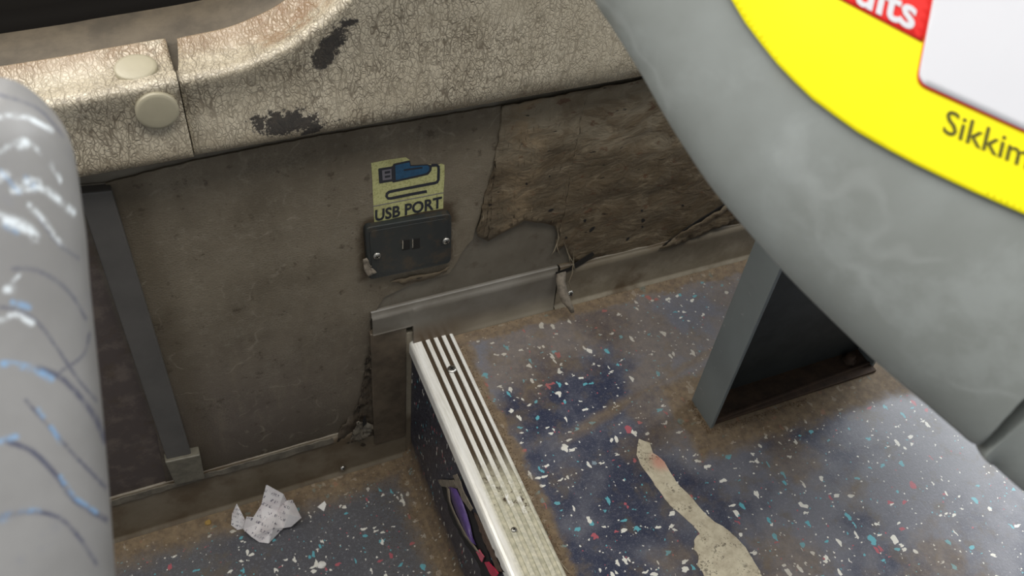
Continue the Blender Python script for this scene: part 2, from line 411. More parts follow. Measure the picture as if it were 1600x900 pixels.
def tube(name, pts, r, mt, parent=None, seg=6, **k):
    vs_ = []; f = []; P = [np.array(p, float) for p in pts]
    for i, p in enumerate(P):
        t = P[min(i + 1, len(P) - 1)] - P[max(i - 1, 0)]; u, v, _ = basis(t)
        rr = r * (1 if 0 < i < len(P) - 1 else .5)
        for j in range(seg): a = 2 * math.pi * j / seg; vs_.append(p + u * rr * math.cos(a) + v * rr * math.sin(a))
    for i in range(len(P) - 1):
        for j in range(seg): f.append((i * seg + j, i * seg + (j + 1) % seg, (i + 1) * seg + (j + 1) % seg, (i + 1) * seg + j))
    f += [tuple(range(seg)), tuple(range((len(P) - 1) * seg, len(P) * seg))]
    return mesh(name, vs_, f, mt, parent, smooth=True, **k)
def text_mesh(name, s, place, mt, parent, bold=0, thick=.0001, nrm=(0, -1, 0)):
    """place(x, y) -> 3D; x runs 0..1 over the word, y is 0..1 over cap height"""
    cu = bpy.data.curves.new('t', 'FONT'); cu.body = s; cu.size = 1; cu.offset = bold; cu.resolution_u = 3
    t = bpy.data.objects.new('t', cu); C.objects.link(t); dg = bpy.context.evaluated_depsgraph_get(); dg.update()
    me = bpy.data.meshes.new_from_object(t.evaluated_get(dg)); bpy.data.objects.remove(t)
    co = [v.co.copy() for v in me.vertices]; x0 = min(c.x for c in co); x1 = max(c.x for c in co)
    cap = 0.729
    v = [place((c.x - x0) / (x1 - x0), c.y / cap) for c in co]; f = [tuple(p.vertices) for p in me.polygons]
    o = mesh(name, v, f, mt, parent, solid=thick); return o

# ------------------------------------------------------------------ setting: floors, wall
H2 = -.222; WD = .010
st = tag(box('wall_back', -.9, 1.7, WD, .05, -.30, .345, M['base']), kind='structure')
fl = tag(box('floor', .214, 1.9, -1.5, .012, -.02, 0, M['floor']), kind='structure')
fl2 = tag(box('floor', -.9, .26, -1.5, .012, H2 - .02, H2, M['floorlow']), kind='structure')
rb = F(700, 900, H2)[0]; print('riser foot x', rb, 'y', F(700, 900, H2)[1])
RX = .2115
rows = []
for y in np.linspace(.008, -1.5, 60):
    r = [(RX, y, -.004), (RX, y, -.06), (RX, y, -.12), (RX, y, -.17), (RX + .0005, y, -.20), (RX - .004, y, -.214), (RX - .012, y, H2 + .001)]
    rows.append(r)
ris = grid('riser', rows, M['riser'], fl, smooth=True)

# main wall sheet between the trunking and the seam
seam = [(783, 163), (781, 200), (774, 240), (765, 280), (757, 305), (748, 340), (742, 356)]
sheet = [(165, 284), (300, 250), (500, 210), (640, 188)] + seam + [(738, 372), (726, 385), (712, 410), (700, 425), (650, 440), (600, 462), (578, 500), (580, 545), (572, 590), (575, 620), (548, 655), (530, 676), (517, 687), (400, 724), (300, 753), (262, 765)]
sv = [W(x, y, WD - .0005) for x, y in rag(sheet, .8, 14, 1)]
prism('vinyl_sheet', sv, (0, -.0018, 0), M['wall'], st)
sd = [(100, 290), (165, 284), (262, 765), (175, 790), (60, 822), (-200, 895), (-300, 380)]
prism('side_lining', [W(x, y, WD - .0002) for x, y in sd], (0, -.001, 0), M['base'], st)
# right-hand sheet, peeling, with a torn lower edge; built as an uneven skin
torn = [(783, 163), (960, 129), (1060, 108), (1300, 60), (1400, 260), (1300, 306), (1165, 346), (1060, 374), (1000, 392), (950, 404), (930, 398), (905, 410), (893, 402), (880, 380), (868, 390), (870, 366), (865, 351), (845, 345), (818, 343), (800, 353), (762, 372), (745, 366), (742, 356)] + seam[::-1][1:-1]
tp = rag(torn, 1.2, 9, 3)
import bmesh
def skin(name, pxs, y0, amp, sc, mt, parent, step=.006, curl=None):
    """fill an outline on the wall with small faces and lift them unevenly"""
    P = [W(x, y, y0) for x, y in pxs]; bm = bmesh.new(); vv = [bm.verts.new(p) for p in P]; bm.faces.new(vv)
    bmesh.ops.triangulate(bm, faces=bm.faces)
    for _ in range(5):
        lg = [e for e in bm.edges if e.calc_length() > step * 1.6]
        if not lg: break
        bmesh.ops.subdivide_edges(bm, edges=lg, cuts=1); bmesh.ops.triangulate(bm, faces=bm.faces)
    from mathutils import noise as mnz
    for v in bm.verts:
        q = Vector((v.co.x * sc, 0, v.co.z * sc * 1.7)); edge = 1 if v.is_boundary else 0
        v.co.y -= amp * (.5 + .9 * mnz.fractal(q, .8, 2, 4)) + (curl(v.co) if curl else 0)
    me = bpy.data.meshes.new(name); bmesh.ops.recalc_face_normals(bm, faces=bm.faces); bm.to_mesh(me); bm.free(); me.shade_smooth(); me.materials.append(mt)
    o = bpy.data.objects.new(name, me); C.objects.link(o); o.parent = parent; o.matrix_parent_inverse = Matrix.Translation(-wloc(parent))
    s = o.modifiers.new('t', 'SOLIDIFY'); s.thickness = .0012; s.offset = 1
    return o
ts = skin('torn_vinyl', tp, WD - .002, .003, 22, M['torn'], st)
tb = BVHTree.FromPolygons([v.co.copy() for v in ts.data.vertices], [tuple(p.vertices) for p in ts.data.polygons])
for hx, hy, hl, hw, an in [(860, 327, 9, 3.5, -.35), (913, 343.5, 5, 4, -.8), (924, 357, 12, 4.5, -.75), (1004, 343, 6, 5, -.9), (1002, 328, 3.5, 3.5, 0), (1003, 353, 3, 3, 0), (822, 286, 3.5, 3, 0), (884, 370, 4, 3, -.6), (1066, 320, 4, 3, .3), (858, 274, 2.5, 2, 0), (980, 372, 7, 3, -.8)]:
    V = []
    for k in range(10):
        a = k / 10 * 2 * math.pi; ex = hl / 2 * math.cos(a) * (1 + .15 * math.sin(3 * a + hx)); ey = hw / 2 * math.sin(a)
        r_ = Vector(ray(hx + ex * math.cos(an) - ey * math.sin(an), hy + ex * math.sin(an) + ey * math.cos(an))).normalized(); h_ = tb.ray_cast(Vector(CAM), r_)
        V.append(np.array(h_[0]) - np.array([0, .0016, 0]) if h_[0] else W(hx, hy, .002))
    prism('puncture', V, (0, .0006, 0), M['gap_shade'], ts)
# dark open fold low on the right
fold = [(1030, 388), (1080, 352), (1130, 322), (1175, 300), (1190, 322), (1130, 350), (1070, 376)]
skin('vinyl_fold', rag(fold, 1, 8, 9), WD - .008, .004, 40, M['torn'], st, .004)
prism('seam_gap', [W(x, y, WD - .007) for x, y in [(1035, 384), (1085, 348), (1150, 308), (1160, 316), (1090, 358), (1045, 384)]], (0, .001, 0), M['gap_shade'], st)
# slit above the trim next to the peeled end
prism('slit', [W(x, y, WD - .0085) for x, y in [(868, 426), (890, 418), (908, 405), (926, 394), (929, 398), (915, 410), (895, 422), (870, 430)]], (0, .0006, 0), M['gap_shade'], st)
for k, pts in enumerate([[(870, 352), (873, 372), (866, 392), (862, 398)], [(880, 375), (887, 395), (896, 412), (899, 425)], [(897, 388), (896, 408), (894, 428), (889, 440), (892, 452)], [(872, 365), (870, 385), (876, 402)], [(884, 382), (890, 404), (892, 416)]]):
    tube('thread', [W(x, y, WD - .010 - .001 * (k % 3)) for x, y in pts], .0005, M['thread'], ts)
# ragged layer at the lower right corner of the main sheet
skin('torn_edge', rag([(583, 528), (586, 600), (584, 690), (560, 694), (542, 690), (524, 690), (532, 670), (545, 652), (560, 630), (567, 600), (572, 560)], 2, 7, 5), WD - .003, .004, 45, plain('dark_torn_backing', (.075, .056, .036), .7, var=.6, sc=60, bs=.6), st, .004)
skin('torn_edge', rag([(552, 668), (560, 655), (580, 660), (578, 676), (560, 688), (547, 684)], 1, 6, 6), WD - .010, .004, 90, M['base'], st, .003)
prism('torn_gap', [W(x, y, WD - .0165) for x, y in rag([(566, 655), (571, 650), (573, 662), (567, 668)], .8, 4, 2)], (0, .0006, 0), M['gap_shade'], st)

# ------------------------------------------------------------------ cove trims
def cove(name, x0, x1, ztop, zb, mt, toe=0.0, yt=WD - .006, seed=1):
    rows = []; r = random.Random(seed)
    for x in np.linspace(x0, x1, max(12, int((x1 - x0) / .01))):
        j = r.uniform(-.0006, .0006)
        prof = [(WD, ztop), (yt, ztop + j), (yt - .0001, ztop + j - .0005), (yt - .0008, ztop - .004)]
        for k in range(9):
            a = k / 8 * math.pi / 2; prof.append((toe + .003 + (yt - .001 - toe - .003) * (1 - math.sin(a)) , zb + .002 + (ztop - .006 - zb) * (1 - k / 8) ** 1.25))
        prof += [(toe - .0005, zb + .0015), (toe - .0005, zb - .001)]
        rows.append([(x, p[0], p[1]) for p in prof])
    return tag(grid(name, rows, mt, smooth=True), kind='structure')
t2 = cove('trim_2', .386, 1.7, .0665, 0, M['trim'], seed=2)
screw(W(891, 459, .001), (0, -1, .45), .0042, t2)
# left length of the upper cove: its end laps over the corner post
rows = []
for x in np.concatenate([np.linspace(.1668, .212, 8), np.linspace(.2125, .384, 26)]):
    zt = .0665; full = x > .2122
    prof = [(WD, zt), (.0055, zt), (.0054, zt - .0004), (.0045, zt - .006)]
    for k in range(9):
        s = k / 8; zb = .002 if full else .034
        yy = .003 + ((0.0 if full else .002) - .003) * s ** 2
        prof.append((yy - (.0 if full else .001), zb + (zt - .006 - zb) * (1 - s)))
    prof += [(-.0005 if full else .001, .0012 if full else .034), (0 if full else WD, -.001 if full else .034)]
    rows.append([(x, a, b) for a, b in prof])
t1 = tag(grid('trim_1', rows, M['trimgrey'], smooth=True), kind='structure')
t4 = tag(box('trim_4', .164, .2045, .0015, WD, -.178, .036, plain('dark_corner_strip', (.115, .088, .060), .5, var=.55, sc=35), bevel=.001), kind='structure')
t5 = tag(box('trim_5', .2045, .214, .004, WD, -.215, .02, M['trim'], bevel=.001), kind='structure')
t3 = cove('trim_3', -.9, .205, -.1385, H2, M['trim'], yt=WD - .004, seed=5)
screw(W(536, 732, .0015), (0, -1, .55), .0036, t3)
# pale torn lip along the lower cove
lip = rag([(175, 781), (262, 757), (345, 733), (430, 708), (520, 683), (522, 691), (470, 706), (420, 721), (330, 744), (250, 768), (175, 790)], 1.0, 9, 8)
prism('peeled_lip', [W(x, y, .0035) for x, y in lip], (0, -.0012, 0), plain('pale_lip', (.19, .165, .125), .6, var=.65, sc=40), t3)
# peeled tongue at the cove joint
tg = []
for i, (lx, ly, rx, ry, d) in enumerate([(870, 428, 884, 424, -.001), (869, 440, 883, 440, -.005), (871, 452, 886, 452, -.010), (874, 463, 889, 462, -.014), (878, 472, 892, 472, -.018), (886, 480, 896, 480, -.022), (892, 489, 897, 488, -.024)]):
    c = ((lx + rx) / 2, (ly + ry) / 2)
    tg.append([W(lx, ly, d), W(*c, d - .0025), W(rx, ry, d)])
grid('peeled_tongue', tg, M['tan'], t2, smooth=True, solid=.001)

# ------------------------------------------------------------------ nosing
ns = empty('stair_nosing', (.21, -.7, 0), 'ribbed aluminium edge strip with dark grooves along the step', 'stair nosing')
x0 = .2085
prof = [(x0 + .0005, -.016), (x0, -.014), (x0, .000), (x0 + .0006, .0022), (x0 + .002, .0038), (x0 + .0045, .0046)]
g0 = .0135
for k in range(4):
    a = x0 + g0 + k * .0094; prof += [(a - .0005, .0048), (a - .0003, .0030), (a + .0043, .0030), (a + .0045, .0048)]
prof += [(x0 + .0485, .0046), (x0 + .0500, .0035), (x0 + .0506, .0)]
YB = .012
grid('aluminium_strip', [[(a, y, b) for a, b in prof] for y in np.linspace(YB, -1.2, 80)], M['alu'], ns)
endf = [(a, YB, b) for a, b in prof] + [(x0 + .0506, YB, -.016)]
mesh('strip_end', endf, [tuple(range(len(endf)))], M['alu'], ns)
for k in range(4):
    a = x0 + g0 + k * .0094; box('groove_insert', a - .0002, a + .0042, -1.2, YB, .0028, .0033, M['aludark'], ns)
screw(F(706, 577, .0048), (0, 0, 1), .0052, ns)
screw(F(803, 828, .0048), (0, 0, 1), .0030, ns)
# damaged riser
dm = empty('torn_foil_scrap', px_ := tuple(onplane(720, 800, (RX, 0, 0), (1, 0, 0))), 'purple foil scrap wedged in a tear of the dark riser under the step edge', 'scrap')
def Rx(x, y, d=0.0): return onplane(x, y, (RX - d, 0, 0), (1, 0, 0))
prism('tear', [Rx(x, y, .0004) for x, y in rag([(690, 756), (712, 745), (735, 790), (752, 835), (775, 900), (790, 960), (770, 960), (748, 880), (728, 850), (706, 812)], 1.2, 8, 4)], (-.0006, 0, 0), M['riser_tear_shade'], ris)
pr = []
for i, (a, b) in enumerate([((700, 760), (713, 764)), ((702, 778), (722, 782)), ((708, 795), (729, 802)), ((716, 812), (735, 822)), ((724, 830), (739, 840)), ((733, 845), (744, 852))]):
    mid = ((a[0] + b[0]) / 2, (a[1] + b[1]) / 2); pr.append([Rx(*a, .002), Rx(*mid, .006), Rx(*b, .003)])
grid('foil', pr, M['purple'], dm, smooth=True, solid=.0006)
pr = [[Rx(x, y, .0025), Rx(x + wv, y + 2, .0045)] for x, y, wv in [(698, 762, 4), (700, 782, 4), (707, 800, 4), (715, 818, 5), (724, 836, 6), (735, 850, 6), (745, 862, 4)]]
grid('foil_border', pr, M['tan'], dm, smooth=True, solid=.0006)
prism('torn_layer', [Rx(x, y, .002) for x, y in rag([(686, 750), (710, 750), (716, 762), (700, 762), (690, 760)], 1, 5, 7)], (-.001, 0, 0), M['tan'], ris)
prism('torn_layer', [Rx(x, y, .004) for x, y in rag([(709, 742), (715, 740), (724, 765), (740, 795), (737, 798), (722, 778)], .7, 6, 8)], (-.001, 0, 0), M['tan'], ris)
prism('torn_layer', [Rx(x, y, .002) for x, y in rag([(742, 800), (750, 812), (768, 850), (790, 895), (778, 892), (755, 840)], 1.2, 6, 12)], (-.001, 0, 0), plain('brown_layer', (.12, .075, .05), .7, var=.6, sc=200), ris)
sc_ = prism('paper_scrap', [Rx(x, y, .003) for x, y in rag([(745, 862), (750, 858), (757, 870), (754, 878)], .6, 5, 9)], (-.001, 0, 0), M['pink'])
tag(sc_, 'tiny pale pink shred caught in the riser just below the purple foil', 'scrap')
sc_ = prism('paper_scrap', [Rx(x, y, .003) for x, y in rag([(758, 878), (764, 878), (780, 895), (776, 903), (768, 898)], .6, 5, 10)], (-.0012, 0, 0), plain('crimson_scrap', (.5, .03, .07), .5))
tag(sc_, 'crimson shred in the riser at the bottom edge of the photo', 'scrap')

# ------------------------------------------------------------------ moulded window surround
Rp = [(-.9, .392), (-.5, .3925), (-.2, .3935), (-.06, .396), (-.02, .398), (.0256, .400), (.05, .4015), (.0712, .4038), (.09, .409), (.105, .4144), (.118, .4215), (.1296, .429), (.141, .4375), (.152, .4466), (.163, .459), (.171, .473), (.178, .495), (.181, .53), (.182, .60), (.182, .80), (.182, 1.1)]
Bx = [-.9, -.5, -.2, -.06, -.02, .0256, .052, .078, .105, .132, .16, .19, .225, .262, .31, .36, .43, .56, .75, .87, .98]
def dense(P, B, n):
    P = np.array(P); s = np.r_[0, np.cumsum(np.linalg.norm(np.diff(P, axis=0), axis=1))]
    out = []
    for i in range(len(P) - 1):
        k = max(1, int((s[i + 1] - s[i]) / n))
        for j in range(k):
            t = j / k
            # Catmull-Rom
            p0, p1, p2, p3 = P[max(i - 1, 0)], P[i], P[i + 1], P[min(i + 2, len(P) - 1)]
            q = .5 * ((2 * p1) + (p2 - p0) * t + (2 * p0 - 5 * p1 + 4 * p2 - p3) * t * t + (3 * p1 - p0 - 3 * p2 + p3) * t ** 3)
            out.append((q[0], q[1], B[i] + (B[i + 1] - B[i]) * t))
    out.append((P[-1][0], P[-1][1], B[-1])); return np.array(out)
D = dense(Rp, Bx, .006)
# depth of the sill from the photograph
s0 = F(294, 122, .402); s1 = F(276, 58, .402); s2 = F(270, 38, .402); print('sill', s0, s1, s2, F(70, 93, .4), F(270, 5, .4))
TL = s1[1] + .02
def row(i, off=0.0):
    x, z, b = D[i]; t = D[min(i + 1, len(D) - 1)][:2] - D[max(i - 1, 0)][:2]; t = t / np.linalg.norm(t); n = np.array([-t[1], t[0]])
    base = np.array([x, -.02, z]); N = np.array([n[0], 0, n[1]]); Y = np.array([0, 1, 0]); out = []
    for tt, h in [(TL + .012, -.018), (TL + .0105, -.009), (TL + .007, -.0035), (TL + .002, -.0006), (TL, .0006), (TL - .0015, .0002), (TL - .010, -.0030), (TL * .6, -.0045), (TL * .35, -.0035), (.011, -.0005), (.005, .0005), (.002, -.0003), (.0004, -.0020), (.0, -.0045)]:
        out.append(base + Y * (tt - (off if tt < .012 else 0)) + N * (h + off))
    top = np.array([x, -.02, z]) + N * (-.0045); bot = np.array([b, -.014, .3295]); 
    for k in range(1, 15):
        s = k / 14; p = top + (bot - top) * s; p[1] = -.0200 + .0030 * math.sin(math.pi * min(1, s * 1.6)) - .0025 * math.exp(-((s - .84) / .13) ** 2) - off
        if k == 14: p[1] = -.0165 - off
        out.append(p)
    out.append(np.array([b, -.010 - off, .3265])); out.append(np.array([b, WD, .3275]))
    return out
iL = int(np.argmin(abs(D[:, 0] - .0256) + (D[:, 1] > .41)))
rp = empty('window_surround', (.5, 0, .33), 'grained cream moulded panel around the window corner, with black worn patches', 'panel')
rows = [row(i) for i in range(iL, len(D))]
# start edge: close the gap line cleanly
r0 = [p.copy() for p in rows[0]]
for k, p in enumerate(r0):
    p[0] = .0255 + (.008 * min(1, max(0, (p[1] + .012) / .05)) if k < 10 else 0)
rows = [r0] + [r for r in rows if r[0][0] > .037]
e0 = [p + np.array([0.0, .004 if k > 8 else 0, -.004 if k <= 8 else 0]) for k, p in enumerate(r0)]
grid('moulded_skin', [e0] + rows, M['grain'], rp, smooth=True)
bk = [[p + np.array([0, .004, -.004]) for p in row(iL, -.0035)] for _ in (0, 1)]
for p, q_ in zip(bk[0], bk[1]): p[0] = .005; q_[0] = .06

rpb = empty('panel_cover', (-.3, 0, .33), 'grained cream window ledge cover with two round caps, left of the panel joint', 'panel')
rows = [row(i, .0018) for i in range(0, iL)]
r1 = [p.copy() for p in rows[-1]]
for p in r1: p[0] = .0245
rows.append(r1); rows.append([p + np.array([.0002, .0035 if k > 8 else 0, -.0035 if k <= 8 else 0]) for k, p in enumerate(r1)])
grid('moulded_skin', rows, M['grain'], rpb, smooth=True)
capprof = [(.0150, -.004), (.0150, .0001), (.0143, .0009), (.0120, .0013), (.006, .0015), (.001, .0015)]
q = F(212, 105, .3995); lathe('round_cap', q, (0, -.05, 1), capprof, M['cap'], rpb, 40)
lathe('round_cap', W(246, 174, -.0245), (0, -1, .05), capprof, M['cap'], rpb, 40)
JB = bk
# window channel, rubber and pane swept behind it
def sweep(name, prof, mt, **k):
    rows = []
    for i in range(0, len(D)):
        x, z, b = D[i]; t = D[min(i + 1, len(D) - 1)][:2] - D[max(i - 1, 0)][:2]; t = t / np.linalg.norm(t)
        rows.append([np.array([x - t[1] * h, -.02 + tt, z + t[0] * h]) for tt, h in prof])
    return grid(name, rows, mt, smooth=True, **k)
win = sweep('window_1', [(TL + .004, -.012), (TL + .012, -.006), (TL + .04, -.004), (TL + .055, -.003)], M['dirtch']); tag(win, kind='structure')
grid('joint_backing', JB, M['dirtch'], win, smooth=True)
sweep('window_gasket', [(TL + .052, -.004), (TL + .055, .004), (TL + .062, .010), (TL + .066, .045), (TL + .075, .05), (TL + .078, .04)], M['rubber'], parent=win)

# ------------------------------------------------------------------ trunking
tk = empty('cable_trunking', tuple(W(285, 715, 0)), 'narrow dark grey vertical cover strip on the wall at left', 'cable cover')
a = W(122, 303, .000); b = W(175, 298, .000); c = W(300, 713, .000); d = W(262, 722, .000)
prism('cover_strip', [a, b, c, d], (0, WD, 0), M['trunk'], tk, bevel=.0015)
pts = [W(x, y, -.004) for x, y in [(258, 723), (313, 711), (320, 748), (274, 758)]]
prism('end_cap', pts, (0, WD + .004, 0), M['endcap'], tk, bevel=.0012)

# ------------------------------------------------------------------ socket
sk = empty('usb_socket', tuple(W(640, 430, 0)), 'black rectangular charging socket plate with two slots set in the wall', 'socket')
def rr(pts, r, n=5):
    out = []
    for i, p in enumerate(pts):
        p = np.array(p, float); a = np.array(pts[i - 1], float) - p; b = np.array(pts[(i + 1) % len(pts)], float) - p
        a = p + a / np.linalg.norm(a) * r; b = p + b / np.linalg.norm(b) * r
        for k in range(n + 1):
            t = k / n; out.append(tuple((1 - t) ** 2 * a + 2 * t * (1 - t) * p + t * t * b))
    return out
plo = rr([(570, 357), (706, 334), (705, 411), (576, 438)], 9)
fp = prism('faceplate', [W(x, y, .001) for x, y in plo], (0, WD, 0), M['black'], sk, bevel=.001)
pli = rr([(577, 362), (700, 341), (699, 407), (582, 432)], 7)
prism('raised_panel', [W(x, y, .0005) for x, y in pli], (0, .003, 0), M['black'], fp, bevel=.0003)
for cx, cy in ((634.5, 382.5), (650, 380.5)):
    prism('port', [W(x, y, .0000) for x, y in [(cx - 5.5, cy - 6), (cx + 6, cy - 8), (cx + 6, cy + 7), (cx - 5.5, cy + 9)]], (0, .0006, 0), M['gap_shade'], fp)
    prism('contact_tab', [W(x, y, -.0006) for x, y in [(cx - 6, cy - 6), (cx - 4.3, cy - 6.5), (cx - 4.3, cy + 6.5), (cx - 6, cy + 7)]], (0, .001, 0), M['steel'], fp)
screw(W(589, 400, -.0007), (0, -1, 0), .0040, sk); screw(W(697, 376.5, -.0007), (0, -1, 0), .0040, sk)
skin('torn_vinyl', rag([(567, 404), (573, 402), (580, 418), (588, 424), (575, 430), (568, 420)], .6, 5, 3), 0.0, .002, 90, M['tan'], st, .003)
skin('torn_vinyl', rag([(610, 440), (640, 432), (688, 424), (700, 415), (697, 424), (670, 436), (630, 444)], .8, 7, 4), WD - .004, .002, 90, M['torn'], st, .004)

# ------------------------------------------------------------------ charging sticker
us = empty('charging_sticker', tuple(W(637, 345, .008)), 'faded yellow sticker with a blue plug and the words USB PORT', 'sticker')
YS = WD - .0026
def L(k): return YS - .0002 * k
so = [(580, 255), (606, 250), (634, 246), (640, 250), (642, 259), (660, 258), (672, 257), (684, 258), (690, 256), (694.5, 258), (694.5, 275), (693, 300), (692.5, 326), (660, 331), (625, 339), (600, 345), (585, 348), (583, 310), (582, 285)]
prism('backing', [W(x, y, L(0)) for x, y in so], (0, .0004, 0), M['usby'], us)
def pol(name, pts, k, mt, r=0): 
    return prism(name, [W(x, y, L(k)) for x, y in (rr(pts, r) if r else pts)], (0, .00015, 0), mt, us)
pol('plug_outline', [(591, 263.5), (613, 260), (615, 256), (640.5, 250.5), (642, 258.5), (668, 257), (675, 258.5), (674, 267), (669, 273), (648, 278), (614, 285.5), (613, 283.5), (592.5, 287)], 1, M['ink'], 1.5)
pol('plug_body', [(617.5, 258.5), (640, 253.5), (641, 260), (668, 258.5), (671, 261), (670, 267), (666, 270.5), (646, 275.5), (618.5, 281.5)], 2, M['blue'], 1.2)
pol('plug_tip', [(597, 266.5), (611.5, 264), (612, 280), (598, 282)], 2, M['iconic'])
pol('tip_hole', [(601, 268.3), (609.5, 266.8), (609.7, 270.3), (601.2, 271.8)], 3, M['ink'])
pol('tip_hole', [(601.3, 275), (609.8, 273.6), (610, 276.8), (601.5, 278.2)], 3, M['ink'])
pol('body_slot', [(631, 264.8), (660, 260.8), (660.3, 263), (631.3, 267)], 3, M['ink'])
def stroke(name, pts, wpx, k, mt):
    P = np.array(pts, float); vs_ = []
    for i, p in enumerate(P):
        t = P[min(i + 1, len(P) - 1)] - P[max(i - 1, 0)]; t /= np.linalg.norm(t); n = np.array([-t[1], t[0]]) * wpx / 2
        vs_ += [W(*(p + n), L(k)), W(*(p - n), L(k))]
    return mesh(name, vs_, [(2 * i, 2 * i + 1, 2 * i + 3, 2 * i + 2) for i in range(len(P) - 1)], mt, us, solid=.00015)
stroke('cable_line', [(674, 258.5), (682, 258), (685, 260), (685.5, 265), (685, 281), (683, 284.5), (679, 286), (650, 291.5), (614, 298.5), (608, 300), (604.5, 303), (604, 307), (606.5, 310), (611, 310), (640, 304), (667, 299)], 4.2, 1, M['ink'])
stroke('divider_line', [(583, 322.5), (693, 301)], 1.0, 1, M['iconic'])
def pl(x, y):
    bx = 586 + (690.5 - 586) * x; by = 345.5 + (324 - 345.5) * x; return W(bx + .2 * y, by - 17.5 * y, L(2))
text_mesh('lettering', 'USB PORT', pl, M['ink'], us, bold=.028)

# ------------------------------------------------------------------ seat on the right
def ngrid(outline, center, hfun, hback, nring, real, name, mt, parent, marks=None):
    """moulded shell: closed outline on a plane, domed to both sides"""
    O = np.array(outline); n = len(O); cen = np.array(center)
    ts_ = np.r_[np.linspace(0, .35, int(nring * .6)) ** 1.0, np.linspace(.35, .97, int(nring * .4) + 1)[1:]]
    return O, ts_
p0 = CAM + ray(1300, 350) / np.linalg.norm(ray(1300, 350)) * .43
rc = R @ (ray(1500, 200) / np.linalg.norm(ray(1500, 200)))
u3 = R.T @ (np.array([1, .47, 0]) - .22 * rc); v3 = R.T @ (np.array([-.18, 1, 0]) + .22 * rc)
NR = np.cross(u3, v3); NR /= np.linalg.norm(NR)
if np.dot(NR, p0 - CAM) > 0: NR = -NR          # towards the viewer's side
def shell(name, px, p0, N, T, Hh, mt, parent, back=.02, sharpset=(), step=7, cen=None, sharp=None, marks=None, nr=60, pw=2.3):
    # px: closed convex outline in photo coordinates; smooth resample
    P = np.array(px, float); out = []; TT = []
    for i in range(len(P)):
        p0_, p1, p2, p3 = P[i - 1], P[i], P[(i + 1) % len(P)], P[(i + 2) % len(P)]
        k = max(1, int(np.linalg.norm(p2 - p1) / step))
        for j in range(k):
            t = j / k; TT.append(.005 if (i in sharpset) else T); out.append(.5 * ((2 * p1) + (p2 - p0_) * t + (2 * p0_ - 5 * p1 + 4 * p2 - p3) * t * t + (3 * p1 - p0_ - 3 * p2 + p3) * t ** 3))
    O = np.array([onplane(x, y, p0, N) for x, y in out]); c = np.array(onplane(*cen, p0, N)); n = len(O)
    A = O; B = np.roll(O, -1, 0); ts_ = 1 - (1 - np.linspace(0, .985, nr)) ** 1.0; ts_ = np.linspace(0, 1, nr) ** 1.6 * .985
    vs_ = []; hs = []
    for t in ts_:
        V = O + (c - O) * t
        d = np.full(n, 9.0)
        for a in range(0, n):
            ab_ = B[a] - A[a]; L2 = ab_ @ ab_ + 1e-12; s = np.clip(((V - A[a]) @ ab_) / L2, 0, 1)
            d = np.minimum(d, np.linalg.norm(V - (A[a] + s[:, None] * ab_), axis=1) * T / TT[a])
        h = Hh * (1 - (1 - np.clip(d / T, 0, 1)) ** pw) ** (1 / pw)
        vs_.append(V + h[:, None] * N); hs.append(h)
    f = []
    for i in range(nr - 1):
        for j in range(n): f.append((i * n + j, i * n + (j + 1) % n, (i + 1) * n + (j + 1) % n, (i + 1) * n + j))
    f.append(tuple((nr - 1) * n + j for j in range(n)))
    V = list(np.concatenate(vs_)); k0 = len(V)
    # back side
    for t, h in ((.0, -.004), (.05, -.014), (.15, -back), (.9, -back)):
        V += list(O + (c - O) * t * (1 if t else 1) + (h * N))
    for i in range(3):
        for j in range(n): f.append((k0 + i * n + j, k0 + (i + 1) * n + j, k0 + (i + 1) * n + (j + 1) % n, k0 + i * n + (j + 1) % n))
    f.append(tuple(k0 + 3 * n + j for j in range(n)))
    for j in range(n): f.append((j, k0 + j, k0 + (j + 1) % n, (j + 1) % n))
    o = mesh(name, V, f, mt, parent, smooth=True)
    return o, V
seat = empty('passenger_seat', (.588, -.19, 0), 'pale grey plastic passenger seat back bearing the yellow notice, on a dark steel pedestal', 'seat')
ro = [(905, -90), (930, 0), (958, 45), (1000, 112), (1030, 165), (1060, 215), (1110, 290), (1165, 357), (1230, 430), (1300, 500), (1370, 566), (1440, 625), (1490, 668), (1519, 690), (1532, 672), (1560, 632), (1600, 588), (1700, 500), (1950, 250), (1950, -350), (1400, -500), (1000, -350)]
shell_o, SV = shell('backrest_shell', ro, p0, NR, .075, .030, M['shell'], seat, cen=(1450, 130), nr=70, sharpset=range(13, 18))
lo = [(1526, 697), (1548, 722), (1600, 768), (1700, 850), (2000, 1000), (2200, 700), (1990, 262), (1800, 420), (1640, 560), (1575, 627), (1545, 665)]
pb = p0 - NR * .006
shell('seat_side_shell', lo, pb, NR, .05, .024, M['shell'], seat, cen=(1820, 680), nr=50, sharpset=(0, 5, 6, 7, 8, 9, 10))

